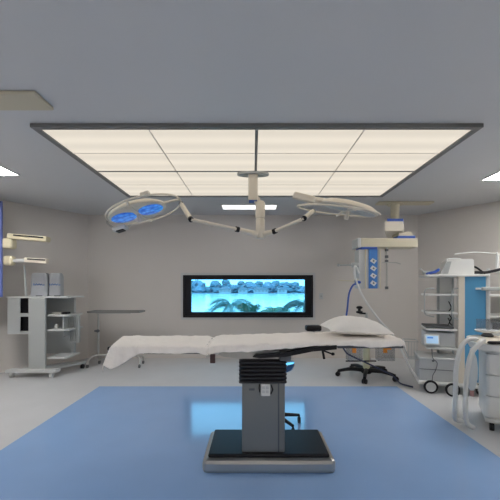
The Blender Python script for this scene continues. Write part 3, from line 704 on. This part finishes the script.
for (ex,ey) in ((2.30,3.40),(2.86,3.40),(2.30,3.88),(2.86,3.88)):
    m = MB(); m.cyl((ex-.018,ey,.045),(ex+.018,ey,.045),.044,n=20); m.cyl((ex,ey,.045),(ex,ey,.09),.014); m.build('caster', black, ac, True)
turn([ac], (2.15,3.30,0), math.radians(-28))
# clear box on a dish
dd = thing('instrument_dish', 'round pale dish on a dark stand on the drawer cart', 'dish', (2.55,3.70,.863))
m = MB(); m.lathe([(.055,.863),(.06,.875),(.04,.895),(.045,.905)], (2.55,3.70,0)); m.build('stand', dgrey, dd, True)
m = MB(); m.lathe([(.03,.905),(.10,.91),(.118,.925),(.118,.932),(.10,.926),(.02,.922)], (2.55,3.70,0), n=32); m.build('dish', white, dd, True)
for (x0,x1,lab) in ((2.455,2.545,'left of the two clear plastic tubs standing on the pale dish'),(2.56,2.645,'right of the two clear plastic tubs standing on the pale dish')):
    m = MB(); t_=.004; q0,q1 = 3.655,3.745; za,zb_ = .934,1.05
    m.b2(x0,x1,q0,q0+t_,za,zb_); m.b2(x0,x1,q1-t_,q1,za,zb_); m.b2(x0,x0+t_,q0+t_,q1-t_,za,zb_); m.b2(x1-t_,x1,q0+t_,q1-t_,za,zb_); m.b2(x0+t_,x1-t_,q0+t_,q1-t_,za,za+t_)
    tag(recentre(m.build('plastic_tub', clearp)), lab, 'tub', 'clear tubs on the drawer cart')
kp = MB(); kp.lathe([(.075,.863),(.08,.872),(.07,.885),(.02,.888)], (2.30,3.22,0), n=28, sy=.5); 
tag(recentre(kp.build('face_mask', black, smooth=True)), 'flat black oval mask on the front of the drawer cart', 'mask')
sc = MB(); sc.b2(2.21,2.27,3.42,3.47,.863,.878,.005)
tag(recentre(sc.build('connector', dgrey)), 'small dark connector lying on the left end of the drawer cart', 'connector')
# breathing hoses: corrugated
def hose(pts, r, name, lab):
    m = MB(); N = 0
    m.tube(pts, lambda t: r*(1+.10*math.sin(t*420)), 10, 22)
    o = m.build(name, hoseW, smooth=True); o.data.set_sharp_from_angle(angle=PI); recentre(o); tag(o, lab, 'hose', 'breathing hoses on the drawer cart')
hose([(2.20,3.36,.885),(2.08,3.30,.885),(2.0,3.28,.80),(1.962,3.28,.62),(1.955,3.28,.42),(1.96,3.30,.24),(2.0,3.36,.10),(2.10,3.42,.05)], .021, 'breathing_hose', 'outer white breathing hose arching down beside the drawer cart')
hose([(2.24,3.30,.885),(2.16,3.22,.875),(2.06,3.20,.78),(2.015,3.20,.60),(2.0,3.20,.40),(2.01,3.22,.22),(2.05,3.25,.10),(2.12,3.27,.05)], .021, 'breathing_hose', 'inner white breathing hose nearest the drawer cart')
bg = thing('breathing_bag', 'white breathing bag hanging from the drawer cart top', 'bag', (2.13,3.32,.5))
m = MB(); m.lathe([(.018,.80),(.022,.76),(.045,.70),(.055,.60),(.052,.50),(.035,.42),(.015,.38)], (2.15,3.34,0), n=24, sy=.7); m.build('bag_body', mat('translucent_white',(.62,.66,.68),.3), bg, True)
m = MB(); m.cyl((2.15,3.34,.33),(2.15,3.34,.385),.018); m.build('bag_end', mat('pink_rubber',(.45,.25,.24),.5), bg, True)

# ------------------------------------------------------------------ outside the window
ground = mat('outside_grass', (.10,.20,.07), .9, noise_amt=.3, nscale=1)
water = mat('lake_water', (.50,.62,.62), .12, bump=.15, bscale=3)
leaf1 = mat('hazy_tree_leaves', (.07,.115,.15), .8, noise_amt=.5, nscale=.6, bump=.8, bscale=1.2)  # bluish distance haze is mixed into the leaf colour
leaf2 = mat('paler_hazy_leaves', (.10,.15,.20), .8, noise_amt=.5, nscale=.6, bump=.8, bscale=1.2)  # same haze in the colour, a little paler
palml = mat('palm_leaf', (.07,.17,.11), .5, noise_amt=.35, nscale=12)
palmd = mat('palm_leaf_blue', (.10,.20,.20), .5, noise_amt=.35, nscale=12)
bark = mat('bark', (.12,.09,.06), .9)
housew = mat('far_house', (.22,.25,.27), .8); roofm = mat('far_roof', (.12,.13,.16), .8)
m = MB(); m.b2(-30,30,BY+T+.02,12,-.6,-.35); m.b2(-30,30,12,15,-1.9,-1.6); m.prism([(12,-.35),(15,-1.6),(15,-1.9),(12,-.6)],-30,30,'X'); struct(m.build('bank', ground), 'grassy bank below the window')
struct(MB().b2(-120,120,15,150,-1.8,-1.5).build('lake', water), 'calm pale lake outside the window')
struct(MB().b2(-150,150,149,260,-1.9,-1.35).build('far_shore', leaf1), 'far shore of the lake')
for (row, dens, off_) in ((161,8.2,0),(171,8.8,3.5),(181,9.2,6.5)):
    sx = -58+off_
    while sx < 56:
        w_ = random.uniform(6.6,7.8); gap = (-23 < sx*160/row < -19.5) or (-12.5 < sx*160/row < -8) or (20 < sx*160/row < 30)
        h_ = random.uniform(4.9,6.2)*(.66 if gap else 1)*(1+(row-161)*.008)
        r = thing('tree', 'blurred bushy tree in the belt of trees on the far shore, seen through the window', 'tree', (sx,row,-1.35), 'trees on the far shore')
        m = MB()
        for q in range(8):
            a = random.uniform(0,2*PI); rr_ = random.uniform(0,w_*.22)
            m.blob((sx+rr_*math.cos(a), row+rr_*math.sin(a), -1.3+h_*(.22 if q < 3 else random.uniform(.35,.70))), (w_*(.36 if q < 3 else .27),w_*.28,h_*.29), .35, 3, 2.2)
        m.build('crown', leaf1 if random.random() < .6 else leaf2, r, True)
        MB().cyl((sx,row,-1.36),(sx,row,1.2),.35,.22).build('trunk', bark, r, True)
        sx += dens
for (hx, hw, lab) in ((-12.5,5,'small pale house at the waterside, left in the window'),(-4.5,4,'tiny white house with a pitched roof at the middle of the window'),(3.5,6.5,'long low pale house on the far shore, right of the middle'),(13,4,'small pale house under the trees, right in the window')):
    r = thing('house', lab, 'house', (hx,152,-1.35), 'houses on the far shore')
    MB().b2(hx-hw/2,hx+hw/2,150.5,155,-1.36,.3).build('walls', housew, r)
    MB().prism([(hx-hw/2-.3,.3),(hx+hw/2+.3,.3),(hx+hw/2-1.2,1.2),(hx-hw/2+1.2,1.2)],150.2,155.3).build('roof', roofm, r)
    m = MB()
    for q in range(int(hw//1.6)): m.b2(hx-hw/2+.5+q*1.6,hx-hw/2+1.3+q*1.6,150.42,150.5,-.6,-.1)
    m.build('window', dgrey, r)
# palms close to the window
def palm(x, y, base, zc, nf, L, mm, lab, up=.35, stiff=0):
    r = thing('palm', lab, 'palm', (x,y,base), 'palms outside the window')
    m = MB(); m.tube([(x,y,base),(x+.02,y,(base+zc)/2),(x,y,zc)], lambda t:.07-.02*t, 10, 6); m.build('trunk', bark, r, True)
    for k in range(nf):
        a = 2*PI*k/nf+random.uniform(-.2,.2); el = random.uniform(.2,1.15) if not stiff else random.uniform(1.1,1.45)
        Lk = L*random.uniform(.85,1.1); d = Vector((math.cos(a),math.sin(a)*.6,0))
        m = MB(); pts = []
        for q in range(13):
            t = q/12
            rad = Lk*(math.cos(el)*t + (.15*t*t)); z = Lk*(math.sin(el)*t - (1.0-.6*stiff)*.8*t*t)
            pts.append(Vector((x,y,zc))+d*rad+Vector((0,0,z)))
        m.tube(pts, lambda t:.010*(1-t)+.002, 5)
        for q in range(1,13):
            for sub_ in (0,):
                p = pts[q]+(pts[min(q+1,12)]-pts[q])*sub_; tan = (pts[min(q+1,12)]-pts[q-1]).normalized()
                side = tan.cross(Vector((0,0,1))).normalized(); ll = .30*math.sin(PI*min(1,(q+sub_)/12*.85+.12))+.04
                for s_ in (-1,1):
                    tip = p+side*s_*ll*.75+tan*ll*.55+Vector((0,0,-ll*.45)); mid = (p+tip)/2+Vector((0,0,.05*ll)); wv = tan*.009
                    th = Vector((0,0,.002))
                    v = [m.bm.verts.new(c) for c in (p-wv*.5,p+wv*.5,mid+wv,tip,mid-wv)]
                    m.bm.faces.new(v)
        m.build('frond', mm, r)
palm(-.62, 9.6, -.35, .86, 24, .95, palmd, 'drooping palm outside, left of the window middle')
palm(1.30, 8.5, -.35, .92, 22, .80, palmd, 'drooping palm outside at the right end of the window')
palm(-.10, 8.2, -.35, .66, 8, .55, palml, 'small upright green palm outside the window middle', stiff=1)
palm(.62, 10.2, -.35, .62, 20, .8, palml, 'low green palm outside, right of the window middle')

# ------------------------------------------------------------------ sky, sun, camera
w = bpy.data.worlds.new('World'); bpy.context.scene.world = w; w.use_nodes = True
nt = w.node_tree; bg_ = nt.nodes['Background']
sky = nt.nodes.new('ShaderNodeTexSky'); sky.sky_type = 'HOSEK_WILKIE'; sky.turbidity = 6; sky.ground_albedo = .3
sky.sun_direction = Vector((-.5,-.6,.7)).normalized()
mx = nt.nodes.new('ShaderNodeMix'); mx.data_type = 'RGBA'; mx.inputs[0].default_value = .75; mx.inputs[7].default_value = (.80,.93,1,1)
nt.links.new(sky.outputs[0], mx.inputs[6]); nt.links.new(mx.outputs[2], bg_.inputs[0]); bg_.inputs[1].default_value = 4.2
sl = bpy.data.lights.new('Sun','SUN'); sl.energy = 7.0; sl.angle = .02; so = bpy.data.objects.new('Sun', sl); C.objects.link(so)
so.rotation_euler = Vector((.5,.6,-.7)).to_track_quat('-Z','Y').to_euler()

cam = bpy.data.cameras.new('Camera'); co = bpy.data.objects.new('Camera', cam); C.objects.link(co)
co.location = (0,0,CAM); co.rotation_euler = (PI/2,0,0)
cam.sensor_width = 36; cam.lens = F/500*36; cam.shift_x = -(HX-250)/500; cam.shift_y = (HY-250)/500; cam.clip_end = 600
S = bpy.context.scene; S.camera = co
S.view_settings.view_transform = 'Standard'; S.view_settings.look = 'None'; S.view_settings.gamma = 1; S.view_settings.exposure = 0
